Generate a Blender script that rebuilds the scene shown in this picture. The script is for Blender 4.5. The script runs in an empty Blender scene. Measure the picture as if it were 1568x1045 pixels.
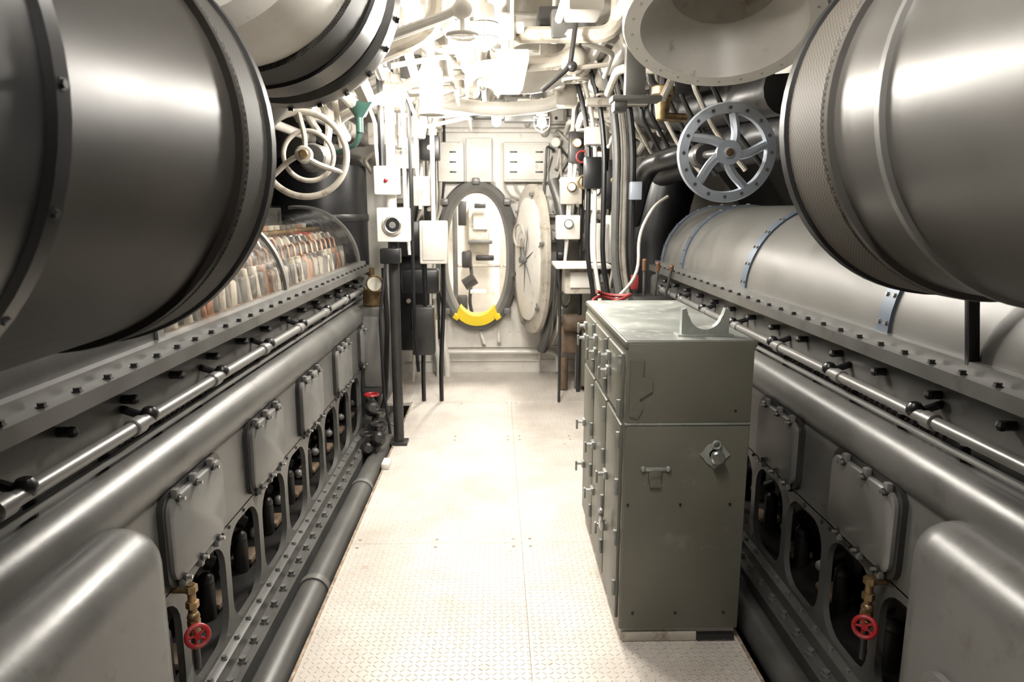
import bpy, bmesh, math, random
from mathutils import Vector, Matrix
random.seed(7)
V=Vector
CX=0.11; H=1.6
# ------------------------------------------------------------------ materials
def nn(nt,t,**k):
    n=nt.nodes.new(t)
    for a,b in k.items(): setattr(n,a,b)
    return n
def mat(name,col,rough=.5,metal=0.,var=.12,scale=6.,bump=.0,bscale=60.,col2=None,c2amt=.5,coat=0.,rvar=.12,spec=.5,ior=1.5):
    m=bpy.data.materials.new(name); m.use_nodes=True
    nt=m.node_tree; b=nt.nodes['Principled BSDF']; L=nt.links.new
    tc=nn(nt,'ShaderNodeTexCoord')
    n1=nn(nt,'ShaderNodeTexNoise'); n1.inputs['Scale'].default_value=scale; n1.inputs['Detail'].default_value=6
    L(tc.outputs['Object'],n1.inputs['Vector'])
    cr=nn(nt,'ShaderNodeValToRGB')
    c=col; d=tuple(max(0,x*(1-var*1.5)) for x in c); e=tuple(min(1,x*(1+var)) for x in c)
    cr.color_ramp.elements[0].position=.3; cr.color_ramp.elements[0].color=(*d,1)
    cr.color_ramp.elements[1].position=.7; cr.color_ramp.elements[1].color=(*e,1)
    L(n1.outputs['Fac'],cr.inputs['Fac'])
    out=cr.outputs['Color']
    if col2:
        n2=nn(nt,'ShaderNodeTexNoise'); n2.inputs['Scale'].default_value=scale*2.3; n2.inputs['Detail'].default_value=8
        n2.inputs['Roughness'].default_value=.7
        L(tc.outputs['Object'],n2.inputs['Vector'])
        r2=nn(nt,'ShaderNodeValToRGB'); r2.color_ramp.elements[0].position=.62-.2*c2amt; r2.color_ramp.elements[1].position=.72-.1*c2amt
        L(n2.outputs['Fac'],r2.inputs['Fac'])
        mx=nn(nt,'ShaderNodeMix',data_type='RGBA'); L(r2.outputs['Color'],mx.inputs[0]); L(out,mx.inputs[6]); mx.inputs[7].default_value=(*col2,1)
        out=mx.outputs[2]
    L(out,b.inputs['Base Color'])
    mr=nn(nt,'ShaderNodeMapRange'); L(n1.outputs['Fac'],mr.inputs['Value'])
    mr.inputs['To Min'].default_value=max(.03,rough-rvar); mr.inputs['To Max'].default_value=min(1,rough+rvar)
    L(mr.outputs['Result'],b.inputs['Roughness'])
    b.inputs['Metallic'].default_value=metal
    b.inputs['Coat Weight'].default_value=coat
    b.inputs['Specular IOR Level'].default_value=spec; b.inputs['IOR'].default_value=ior
    if bump>0:
        n3=nn(nt,'ShaderNodeTexNoise'); n3.inputs['Scale'].default_value=bscale; n3.inputs['Detail'].default_value=3
        L(tc.outputs['Object'],n3.inputs['Vector'])
        bp=nn(nt,'ShaderNodeBump'); bp.inputs['Strength'].default_value=bump; bp.inputs['Distance'].default_value=.004
        L(n3.outputs['Fac'],bp.inputs['Height']); L(bp.outputs['Normal'],b.inputs['Normal'])
    return m
def emis(name,col,st):
    m=bpy.data.materials.new(name); m.use_nodes=True
    b=m.node_tree.nodes['Principled BSDF']; b.inputs['Base Color'].default_value=(*col,1)
    b.inputs['Emission Color'].default_value=(*col,1); b.inputs['Emission Strength'].default_value=st
    m.cycles.emission_sampling='NONE'
    return m
CREAM=mat('cream_paint',(.66,.635,.585),.38,var=.07,bump=.15,bscale=25,col2=(.42,.36,.28),c2amt=.08)
CREAM2=mat('cream_paint_aged',(.42,.39,.335),.45,var=.16,bump=.2,bscale=30,col2=(.22,.17,.12),c2amt=.4)
GRAY=mat('engine_gray_paint',(.090,.089,.084),.36,metal=.05,var=.14,scale=5,bump=.12,bscale=35,col2=(.062,.058,.051),c2amt=.3)
GRAYL=mat('engine_gray_light',(.145,.143,.136),.35,metal=.1,var=.12,scale=5,bump=.1,bscale=25)
DOMEG=mat('dome_cover_gray',(.118,.115,.106),.40,metal=.1,var=.06,scale=4,bump=.08,bscale=15)
GRAYB=mat('strap_bluegray',(.10,.125,.16),.4,metal=.3,var=.1)
DGRAY=mat('dark_gray_paint',(.032,.031,.030),.38,metal=.2,var=.2,bump=.15,bscale=40)
BLACK=mat('black_paint',(.010,.010,.011),.35,var=.2)
VOID=mat('shade_dark_metal',(.012,.011,.010),.5,metal=.2,var=.4)  # near-black colour paints in the shade inside engine openings and bilge
BLKGLOSS=mat('black_gloss_lacquer',(.022,.020,.018),.40,metal=.0,var=.3,scale=4,bump=.06,bscale=12,rvar=.06,spec=.35,ior=1.18)
STEELD=mat('brushed_dark_steel',(.085,.081,.075),.36,metal=.10,var=.2,scale=3,bump=.05,bscale=10,rvar=.06,spec=.4,ior=1.35)
STEEL=mat('polished_steel',(.5,.49,.47),.28,metal=.9,var=.15)
ALU=mat('cast_aluminium',(.40,.44,.50),.38,metal=.5,var=.1,bump=.1)
RUBBER=mat('black_rubber',(.010,.010,.010),.5,var=.2,spec=.3)
BRASS=mat('aged_brass',(.26,.18,.09),.42,metal=.75,var=.35,scale=20)
COPPER=mat('copper_parts',(.34,.18,.11),.4,metal=.3,var=.4,scale=15)
RED=mat('red_paint',(.30,.012,.016),.35,var=.2)
REDD=mat('dull_red_paint',(.18,.02,.018),.45,var=.25)
YELLOW=mat('yellow_paint',(.75,.56,.02),.45,var=.05)
GREEN=mat('green_paint',(.025,.07,.055),.45,var=.15)
OLIVE=mat('locker_olive_gray',(.120,.116,.092),.42,metal=.05,var=.09,scale=3,bump=.25,bscale=90,col2=(.155,.15,.125),c2amt=.1)
OLIVET=mat('locker_top_worn',(.25,.265,.245),.35,metal=.2,var=.2,scale=5,bump=.15,col2=(.45,.45,.41),c2amt=.45)
RUST=mat('rusty_trim',(.28,.21,.15),.7,var=.35,scale=18,bump=.4,bscale=60,col2=(.5,.44,.37),c2amt=.5)
BROWN=mat('brown_machinery',(.13,.09,.06),.5,var=.3,scale=12)
WOOD=mat('wood_handle',(.14,.07,.035),.5,var=.3,scale=18)
DIAL=mat('gauge_face',(.75,.72,.62),.3,var=.04)
BULB=emis('lamp_glow',(1,.93,.80),40)
TUBEL=emis('fluorescent_glow',(1,.95,.86),16)
GLED=emis('green_indicator',(.1,1,.3),3)
def weave(name,c1,c2,sc):
    m=bpy.data.materials.new(name); m.use_nodes=True; nt=m.node_tree; b=nt.nodes['Principled BSDF']; L=nt.links.new
    tc=nn(nt,'ShaderNodeTexCoord'); ck=nn(nt,'ShaderNodeTexChecker'); ck.inputs['Scale'].default_value=sc
    ck.inputs['Color1'].default_value=(*c1,1); ck.inputs['Color2'].default_value=(*c2,1)
    L(tc.outputs['Object'],ck.inputs['Vector']); L(ck.outputs['Color'],b.inputs['Base Color'])
    bp=nn(nt,'ShaderNodeBump'); bp.inputs['Strength'].default_value=.6; bp.inputs['Distance'].default_value=.003
    L(ck.outputs['Fac'],bp.inputs['Height']); L(bp.outputs['Normal'],b.inputs['Normal'])
    b.inputs['Roughness'].default_value=.6; b.inputs['Specular IOR Level'].default_value=.2
    return m
MESHD=weave('woven_band_dark',(.040,.036,.030),(.012,.012,.011),170)
MESHL=weave('woven_band_gray',(.11,.097,.08),(.045,.04,.034),170)
def plexi():
    m=bpy.data.materials.new('clear_acrylic'); m.use_nodes=True; nt=m.node_tree; nt.nodes.clear(); L=nt.links.new
    o=nn(nt,'ShaderNodeOutputMaterial'); t=nn(nt,'ShaderNodeBsdfTransparent'); g=nn(nt,'ShaderNodeBsdfGlossy')
    t.inputs['Color'].default_value=(.88,.86,.83,1); g.inputs['Roughness'].default_value=.10
    tc=nn(nt,'ShaderNodeTexCoord'); nz=nn(nt,'ShaderNodeTexNoise'); nz.inputs['Scale'].default_value=7; L(tc.outputs['Object'],nz.inputs['Vector'])
    bp=nn(nt,'ShaderNodeBump'); bp.inputs['Strength'].default_value=.25; bp.inputs['Distance'].default_value=.02; L(nz.outputs['Fac'],bp.inputs['Height']); L(bp.outputs['Normal'],g.inputs['Normal'])
    f=nn(nt,'ShaderNodeLayerWeight'); p=nn(nt,'ShaderNodeMath',operation='POWER'); p.inputs[1].default_value=3.0
    q=nn(nt,'ShaderNodeMath',operation='MULTIPLY_ADD'); q.inputs[1].default_value=.6; q.inputs[2].default_value=.05
    mx=nn(nt,'ShaderNodeMixShader')
    L(f.outputs['Facing'],p.inputs[0]); L(p.outputs[0],q.inputs[0]); L(q.outputs[0],mx.inputs[0]); L(t.outputs[0],mx.inputs[1]); L(g.outputs[0],mx.inputs[2]); L(mx.outputs[0],o.inputs[0])
    return m
PLEXI=plexi()
def tread():
    m=bpy.data.materials.new('diamond_tread_plate'); m.use_nodes=True; nt=m.node_tree; b=nt.nodes['Principled BSDF']; L=nt.links.new
    tc=nn(nt,'ShaderNodeTexCoord'); sp=nn(nt,'ShaderNodeSeparateXYZ'); L(tc.outputs['Object'],sp.inputs[0])
    def M(op,a,bb=None):
        n=nn(nt,'ShaderNodeMath',operation=op)
        for i,x in enumerate((a,bb)):
            if x is None: continue
            if isinstance(x,(int,float)): n.inputs[i].default_value=x
            else: L(x,n.inputs[i])
        return n.outputs[0]
    k=40.
    x=M('MULTIPLY',sp.outputs[0],k); y=M('MULTIPLY',sp.outputs[1],k)
    u=M('SUBTRACT',M('FRACT',x),.5); v=M('SUBTRACT',M('FRACT',y),.5)
    par=M('FLOORED_MODULO',M('ADD',M('FLOOR',x),M('FLOOR',y)),2.)
    s=M('SUBTRACT',M('MULTIPLY',par,2.),1.)
    a=M('ADD',u,M('MULTIPLY',v,s)); c=M('SUBTRACT',u,M('MULTIPLY',v,s))
    q=M('ADD',M('POWER',M('DIVIDE',M('ABSOLUTE',a),.62),2.),M('POWER',M('DIVIDE',M('ABSOLUTE',c),.2),2.))
    h=nn(nt,'ShaderNodeMath',operation='SUBTRACT',use_clamp=True); h.inputs[0].default_value=1; L(q,h.inputs[1])
    bp=nn(nt,'ShaderNodeBump'); bp.inputs['Strength'].default_value=1.; bp.inputs['Distance'].default_value=.005
    L(h.outputs[0],bp.inputs['Height']); L(bp.outputs['Normal'],b.inputs['Normal'])
    n1=nn(nt,'ShaderNodeTexNoise'); n1.inputs['Scale'].default_value=2.2; n1.inputs['Detail'].default_value=8; n1.inputs['Roughness'].default_value=.65
    L(tc.outputs['Object'],n1.inputs['Vector'])
    cr=nn(nt,'ShaderNodeValToRGB'); E=cr.color_ramp.elements
    E[0].position=.3; E[0].color=(.43,.38,.33,1); E[1].position=.6; E[1].color=(.60,.555,.50,1)
    L(n1.outputs['Fac'],cr.inputs['Fac'])
    mx=nn(nt,'ShaderNodeMix',data_type='RGBA'); f=M('MULTIPLY',h.outputs[0],.85); L(f,mx.inputs[0]); L(cr.outputs[0],mx.inputs[6]); mx.inputs[7].default_value=(.88,.85,.81,1)
    n2=nn(nt,'ShaderNodeTexNoise'); n2.inputs['Scale'].default_value=14; n2.inputs['Detail'].default_value=6; L(tc.outputs['Object'],n2.inputs['Vector'])
    r2=nn(nt,'ShaderNodeValToRGB'); r2.color_ramp.elements[0].position=.64; r2.color_ramp.elements[1].position=.80; L(n2.outputs['Fac'],r2.inputs['Fac'])
    m2=nn(nt,'ShaderNodeMix',data_type='RGBA'); L(M('MULTIPLY',r2.outputs[0],.7),m2.inputs[0]); L(mx.outputs[2],m2.inputs[6]); m2.inputs[7].default_value=(.33,.21,.13,1)
    L(m2.outputs[2],b.inputs['Base Color']); b.inputs['Roughness'].default_value=.42; b.inputs['Metallic'].default_value=.1
    return m
TREAD=tread()
# ------------------------------------------------------------------ mesh builder
def basis(ax):
    ax=V(ax).normalized(); t=V((0,0,1)) if abs(ax.z)<.9 else V((1,0,0))
    u=ax.cross(t).normalized(); return u,ax.cross(u).normalized(),ax
class B:
    def __init__(s,name): s.name=name; s.v=[]; s.f=[]; s.fm=[]; s.mats=[]
    def mi(s,m):
        if m not in s.mats: s.mats.append(m)
        return s.mats.index(m)
    def add(s,vs,fs,m):
        o=len(s.v); s.v+= [tuple(x) for x in vs]; k=s.mi(m)
        for f in fs: s.f.append([o+i for i in f]); s.fm.append(k)
    def box(s,c,d,m,bev=0,rot=None,seg=2):
        bm=bmesh.new(); bmesh.ops.create_cube(bm,size=1)
        bmesh.ops.scale(bm,vec=V(d),verts=bm.verts)
        if bev>0: bmesh.ops.bevel(bm,geom=list(bm.edges),offset=bev,segments=seg,profile=.5,affect='EDGES')
        if rot is not None: bmesh.ops.transform(bm,matrix=rot,verts=bm.verts)
        bmesh.ops.translate(bm,vec=V(c),verts=bm.verts)
        bm.verts.index_update()
        s.add([v.co.copy() for v in bm.verts],[[v.index for v in f.verts] for f in bm.faces],m); bm.free()
    def rev(s,prof,o,ax,m,seg=24,a0=0,a1=None):
        u,w,a=basis(ax); o=V(o); vs=[];fs=[]; full=a1 is None
        n=seg if full else seg+1; A1=2*math.pi if full else a1
        for r,t in prof:
            for i in range(n):
                an=a0+(A1-a0)*i/seg
                vs.append(o+a*t+(u*math.cos(an)+w*math.sin(an))*r)
        for j in range(len(prof)-1):
            for i in range(seg):
                i2=(i+1)%n
                fs.append([j*n+i,j*n+i2,(j+1)*n+i2,(j+1)*n+i])
        s.add(vs,fs,m)
    def cyl(s,p0,p1,r,m,seg=16,r2=None,bev=0):
        p0=V(p0);p1=V(p1);ax=p1-p0;l=ax.length; r2=r if r2 is None else r2
        if l<1e-6: return
        if bev: s.rev([(0,0),(r-bev,0),(r,bev),(r2,l-bev),(r2-bev,l),(0,l)],p0,ax,m,seg)
        else: s.rev([(0,0),(r,0),(r2,l),(0,l)],p0,ax,m,seg)
    def sph(s,c,r,m,seg=14,sc=1.):
        n=seg//2
        s.rev([(r*math.sin(math.pi*i/n),-r*sc*math.cos(math.pi*i/n)) for i in range(n+1)],c,(0,0,1),m,seg)
    def torus(s,c,ax,R,r,m,seg=40,rs=10,sq=1.,a0=0,a1=None):
        pr=[(R+r*math.cos(2*math.pi*i/rs),sq*r*math.sin(2*math.pi*i/rs)) for i in range(rs+1)]
        s.rev(pr,c,ax,m,seg,a0,a1)
    def tube(s,pts,r,m,seg=10,fil=None):
        pts=[V(p) for p in pts]; fil=fil or r*3
        path=[pts[0]]
        for i in range(1,len(pts)-1):
            a,b,c=pts[i-1],pts[i],pts[i+1]; d1=(a-b);d2=(c-b)
            f=min(fil,d1.length*.48,d2.length*.48); p=b+d1.normalized()*f; q=b+d2.normalized()*f
            for k in range(6):
                t=k/5; path.append(p*(1-t)**2+b*2*t*(1-t)+q*t*t)
        path.append(pts[-1])
        t0=(path[1]-path[0]).normalized(); u,w,_=basis(t0); vs=[];fs=[]
        n=len(path)
        for i,p in enumerate(path):
            t=(path[min(i+1,n-1)]-path[max(i-1,0)]).normalized()
            q=t0.rotation_difference(t); u=q@u; w=q@w; t0=t
            for k in range(seg):
                an=2*math.pi*k/seg; vs.append(p+(u*math.cos(an)+w*math.sin(an))*r)
        for i in range(n-1):
            for k in range(seg):
                k2=(k+1)%seg; fs.append([i*seg+k,i*seg+k2,(i+1)*seg+k2,(i+1)*seg+k])
        fs.append(list(range(seg))[::-1]); fs.append([(n-1)*seg+k for k in range(seg)])
        s.add(vs,fs,m)
    def ext(s,out,o,U,W,N,m,inset=0.):
        o=V(o);U=V(U);W=V(W);N=V(N);n=len(out)
        cx=sum(p[0] for p in out)/n; cy=sum(p[1] for p in out)/n
        vs=[o+U*a+W*b for a,b in out]+[o+U*a+W*b+N for a,b in out]
        fs=[list(range(n))[::-1],[n+i for i in range(n)]]
        if inset:
            f=1-inset; vs=[o+U*a+W*b for a,b in out]+[o+U*a+W*b+N*.7 for a,b in out]+[o+U*(cx+(a-cx)*f)+W*(cy+(b-cy)*f)+N for a,b in out]
            fs=[list(range(n))[::-1],[2*n+i for i in range(n)]]
            for i in range(n):
                j=(i+1)%n; fs+= [[i,j,n+j,n+i],[n+i,n+j,2*n+j,2*n+i]]
        else:
            for i in range(n):
                j=(i+1)%n; fs.append([i,j,n+j,n+i])
        s.add(vs,fs,m)
    def holeplate(s,rect,inner,o,U,W,N,m):
        o=V(o);U=V(U);W=V(W);N=V(N); x0,y0,x1,y1=rect
        n=len(inner); cx=sum(p[0] for p in inner)/n; cy=sum(p[1] for p in inner)/n
        outer=[]
        for a,b in inner:
            dx,dy=a-cx,b-cy; ts=[]
            if abs(dx)>1e-9: ts.append(((x1 if dx>0 else x0)-cx)/dx)
            if abs(dy)>1e-9: ts.append(((y1 if dy>0 else y0)-cy)/dy)
            t=min(ts); outer.append([cx+dx*t,cy+dy*t])
        for c in ((x0,y0),(x1,y0),(x1,y1),(x0,y1)):
            k=min(range(n),key=lambda i:(outer[i][0]-c[0])**2+(outer[i][1]-c[1])**2); outer[k]=list(c)
        f=lambda p,q:o+U*p[0]+W*p[1]+N*q
        vs=[f(p,0) for p in inner]+[f(p,0) for p in outer]+[f(p,1) for p in inner]+[f(p,1) for p in outer]
        fs=[]
        for i in range(n):
            j=(i+1)%n
            fs+=[[i,j,n+j,n+i],[2*n+i,3*n+i,3*n+j,2*n+j],[i,2*n+i,2*n+j,j],[n+i,n+j,3*n+j,3*n+i]]
        s.add(vs,fs,m)
    def bolt(s,p,ax,r=.009,h=.008,m=None):
        p=V(p); a=V(ax).normalized(); m=m or DGRAY
        s.rev([(r*1.35,0),(r*1.35,h*.3),(r,h*.3),(r,h),(0,h)],p-a*.001,a,m,6)
    def done(s,ang=35,clean=True):
        me=bpy.data.meshes.new(s.name); me.from_pydata(s.v,[],s.f)
        for m in s.mats: me.materials.append(m)
        me.polygons.foreach_set('material_index',s.fm); me.update()
        bm=bmesh.new(); bm.from_mesh(me)
        bmesh.ops.remove_doubles(bm,verts=bm.verts,dist=1e-5)
        bmesh.ops.recalc_face_normals(bm,faces=bm.faces)
        for f in bm.faces: f.smooth=True
        bm.to_mesh(me); bm.free()
        me.set_sharp_from_angle(angle=math.radians(ang))
        ob=bpy.data.objects.new(s.name,me); bpy.context.scene.collection.objects.link(ob)
        return ob
def rrect(w,h,r,n=4,cx=0,cy=0):
    o=[]
    for sx,sy,a in ((1,1,0),(-1,1,90),(-1,-1,180),(1,-1,270)):
        for i in range(n+1):
            an=math.radians(a+90*i/n); o.append((cx+sx*(w/2-r)+r*math.cos(an),cy+sy*(h/2-r)+r*math.sin(an)))
    return o
def oval(a,b,n=48,cx=0,cy=0,e=2.4):
    o=[]
    for i in range(n):
        t=2*math.pi*i/n; c,s_=math.cos(t),math.sin(t)
        o.append((cx+a*math.copysign(abs(c)**(2/e),c),cy+b*math.copysign(abs(s_)**(2/e),s_)))
    return o
X1,Y1,Z1=V((1,0,0)),V((0,1,0)),V((0,0,1))
# ------------------------------------------------------------------ shell
HR,HZ=2.72,.1
def arcshell(name,a0,a1,y0,y1,m,seg=24,R=HR,t=.05):
    b=B(name); out=[]
    for rr,rng in ((R,range(seg+1)),(R+t,range(seg,-1,-1))):
        for i in rng:
            a=math.radians(a0+(a1-a0)*i/seg); out.append((CX+rr*math.sin(a),HZ+rr*math.cos(a)))
    n=len(out); 
    vs=[(x,y0,z) for x,z in out]+[(x,y1,z) for x,z in out]; fs=[]
    for i in range(n): fs.append([i,(i+1)%n,n+(i+1)%n,n+i])
    for i in range(seg):
        j=n-1-i; fs+= [[i,i+1,j-1,j],[n+i,n+j,n+j-1,n+i+1]]
    b.add(vs,fs,m); return b.done()
arcshell('ceiling',-33,33,-2.6,6.87,CREAM)
arcshell('wall_left',-33,-104,-2.6,6.87,DGRAY)
arcshell('wall_right',33,104,-2.6,6.87,DGRAY)
b=B('wall_front'); b.box((CX,-2.65,1.2),(5.4,.08,3.4),GRAY); b.done()
b=B('bilge_floor'); b.box((CX,2.1,-.45),(5.3,9.5,.06),VOID); b.done()
b=B('hull_frame_ribs')  # curved frame ribs of the hull
for y in [-1.9,-1.0,-.1,.8,1.7,2.6,3.5,4.4,5.3,6.2]:
    for t0,t1,w in ((HR-.10,HR+.0,.012),(HR-.112,HR-.10,.07)):
        vs=[];fs=[];N=36
        for i in range(N+1):
            a=math.radians(-36+72*i/N)
            for rr,yy in ((t0,y-w/2),(t0,y+w/2),(t1,y+w/2),(t1,y-w/2)):
                vs.append((CX+rr*math.sin(a),yy,HZ+rr*math.cos(a)))
        for i in range(N):
            for k in range(4): fs.append([i*4+k,i*4+(k+1)%4,(i+1)*4+(k+1)%4,(i+1)*4+k])
        b.add(vs,fs,CREAM)
b.done()
HX,HZc=-.19,1.15
b=B('wall_back')
b.holeplate((-2.7,-.5,2.9,2.9),oval(.30,.62,64,HX,HZc),(0,6.87,0),X1,Z1,Y1*.05,CREAM); 
for zz in (.12,.26): b.box((0.1,6.86,zz),(2.0,.02,.015),CREAM,.004)
for x in (-.62,.42): b.box((x,6.85,.35),(.02,.03,.7),CREAM,.004)
b.done()
b=B('door_1')
o1=oval(.415,.72,64,HX,HZc,2.2); o2=oval(.285,.60,64,HX,HZc,2.2)
n=64; vs=[];
prof=[(0.0,0),(0.,-.06),(.15,-.10),(.45,-.12),(.8,-.10),(1.,-.05),(1.,.08)]
for f,dy in prof:
    for p,q in zip(o1,o2): vs.append((p[0]*(1-f)+q[0]*f,6.87+dy,p[1]*(1-f)+q[1]*f))
fs=[[j*n+i,j*n+(i+1)%n,(j+1)*n+(i+1)%n,(j+1)*n+i] for j in range(len(prof)-1) for i in range(n)]
b.add(vs,fs,GRAYL)
for a in (8,24,40,56,16,30):
    p=o1[a]; q=o2[a]; b.box((p[0]*.9+q[0]*.1,6.745,p[1]*.9+q[1]*.1),(.07,.05,.06),GRAYL,.012)
yp=[]
for (p,q) in zip(o1,o2):
    if p[1]<HZc-.60: yp.append((p,q))
yp.sort(key=lambda e:e[0][0])
out=[(p[0]*.5+q[0]*.5,p[1]*.5+q[1]*.5) for p,q in yp]+[(q[0]*.98+HX*.02,q[1]+.035) for p,q in yp[::-1]]
b.ext(out,(0,6.73,0),X1,Z1,Y1*.22,YELLOW)
for s_ in (-1,1): b.box((HX+s_*.2,6.72,HZc-.57),(.06,.05,.05),YELLOW,.008,Matrix.Rotation(-s_*.6,4,'Y'))
ang=math.radians(-66); DU=V((math.cos(ang),math.sin(ang),0)); DN=V((-math.sin(ang),math.cos(ang),0)); hp=V((HX+.385,6.74,HZc))
b.ext(oval(.33,.67,48,.35,0),hp,DU,Z1,DN*-.05,CREAM2,inset=.12)
b.ext(oval(.23,.55,48,.35,0),hp-DN*.05,DU,Z1,DN*-.03,CREAM,inset=.2)
for zz in (-.3,.3): b.cyl(hp+Z1*(zz-.07),hp+Z1*(zz+.07),.03,GRAYL,12); b.box(hp+DU*.06+Z1*zz,(.12,.06,.06),GRAYL,.01,Matrix.Rotation(ang,4,'Z'))
c=hp+DU*.35-DN*.08
b.cyl(c,c-DN*.06,.03,GRAYL,14); b.torus(c-DN*.07+Z1*.22,DN,.10,.012,CREAM2); b.box(c-DN*.05+Z1*.09,(.02,.02,.2),GRAYL,.004)
for a in range(15,360,60):
    r=math.radians(a); p=hp+DU*(.35+.29*math.cos(r))+Z1*.6*math.sin(r)-DN*.06; b.box(p,(.03,.05,.03),GRAYL,.006,Matrix.Rotation(ang,4,'Z'))
    b.cyl(p,c-DN*.01,.006,GRAYL,8)
b.done()
# next compartment
b=B('adjoining_compartment')
b.box((0,8.1,.30),(2.6,2.3,.05),TREAD); b.box((0,9.2,1.3),(2.7,.05,2.6),CREAM); b.box((-1.3,8.1,1.3),(.05,2.3,2.6),CREAM); b.box((1.3,8.1,1.3),(.05,2.3,2.6),CREAM); b.box((0,8.1,2.6),(2.7,2.4,.05),CREAM)
b.done()
b=B('switchgear_cabinet')
b.box((-.22,9.05,1.35),(.26,.2,.6),CREAM2,.02); b.box((-.20,8.93,1.45),(.18,.03,.2),CREAM,.01); b.box((-.42,8.84,1.55),(.10,.1,.3),DGRAY,.01); b.box((-.20,8.84,1.2),(.30,.2,.05),GRAY,.015); b.box((-.14,8.6,1.02),(.22,.2,.06),BLACK,.015)
b.box((-.2,8.82,1.64),(.14,.08,.06),DGRAY,.01); b.box((-.36,8.6,1.0),(.12,.12,.2),DGRAY,.02)
b.cyl((-.38,8.3,.72),(-.25,8.3,.80),.07,DGRAY); b.tube([(-.50,8.6,.35),(-.50,8.6,1.8),(-.35,8.7,2.0)],.03,GRAY); b.box((-.40,8.2,.48),(.12,.15,.26),DGRAY,.02); b.box((-.22,8.5,.62),(.2,.15,.05),CREAM,.02)
b.tube([(.06,8.85,.33),(.06,8.85,1.0),(.1,8.85,1.6),(.1,8.85,2.5)],.02,CREAM2)
b.tube([(-.5,8.9,.9),(.2,8.9,.9)],.02,CREAM2)
b.tube([(-.34,8.7,1.1),(-.3,8.6,.8),(-.33,8.5,.5),(-.3,8.5,.35)],.022,DGRAY)
b.done()
# ------------------------------------------------------------------ floor
FL,FRt=-.715,.91
b=B('floor')
ys=[-2.6,-1.6,-.6,.5,1.75,3.2,4.8,5.75]
for i in range(len(ys)-1):
    for x0,x1 in ((FL,.1165),(.118,FRt)):
        b.box(((x0+x1)/2,(ys[i]+ys[i+1])/2,-.015),(x1-x0,ys[i+1]-ys[i]-.0018,.03),TREAD,.0008,seg=1)
        for x in (x0+.04,(x0+x1)/2,x1-.04):
            for y in (ys[i]+.04,ys[i+1]-.04): b.cyl((x,y,0),(x,y,.0015),.008,RUST,8)
b.box((.12,6.31,-.015),(2.1,1.11,.03),TREAD,.002,seg=1)
b.box((.1,1.6,-.02),(1.6,8.2,.034),RUST)
for x in (FL+.0,FRt-.0): b.box((x,1.6,-.03),(.012,8.3,.07),RUST,.002)
b.box((.1,1.5,-.24),(1.5,8.1,.35),VOID)
b.done()
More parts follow.
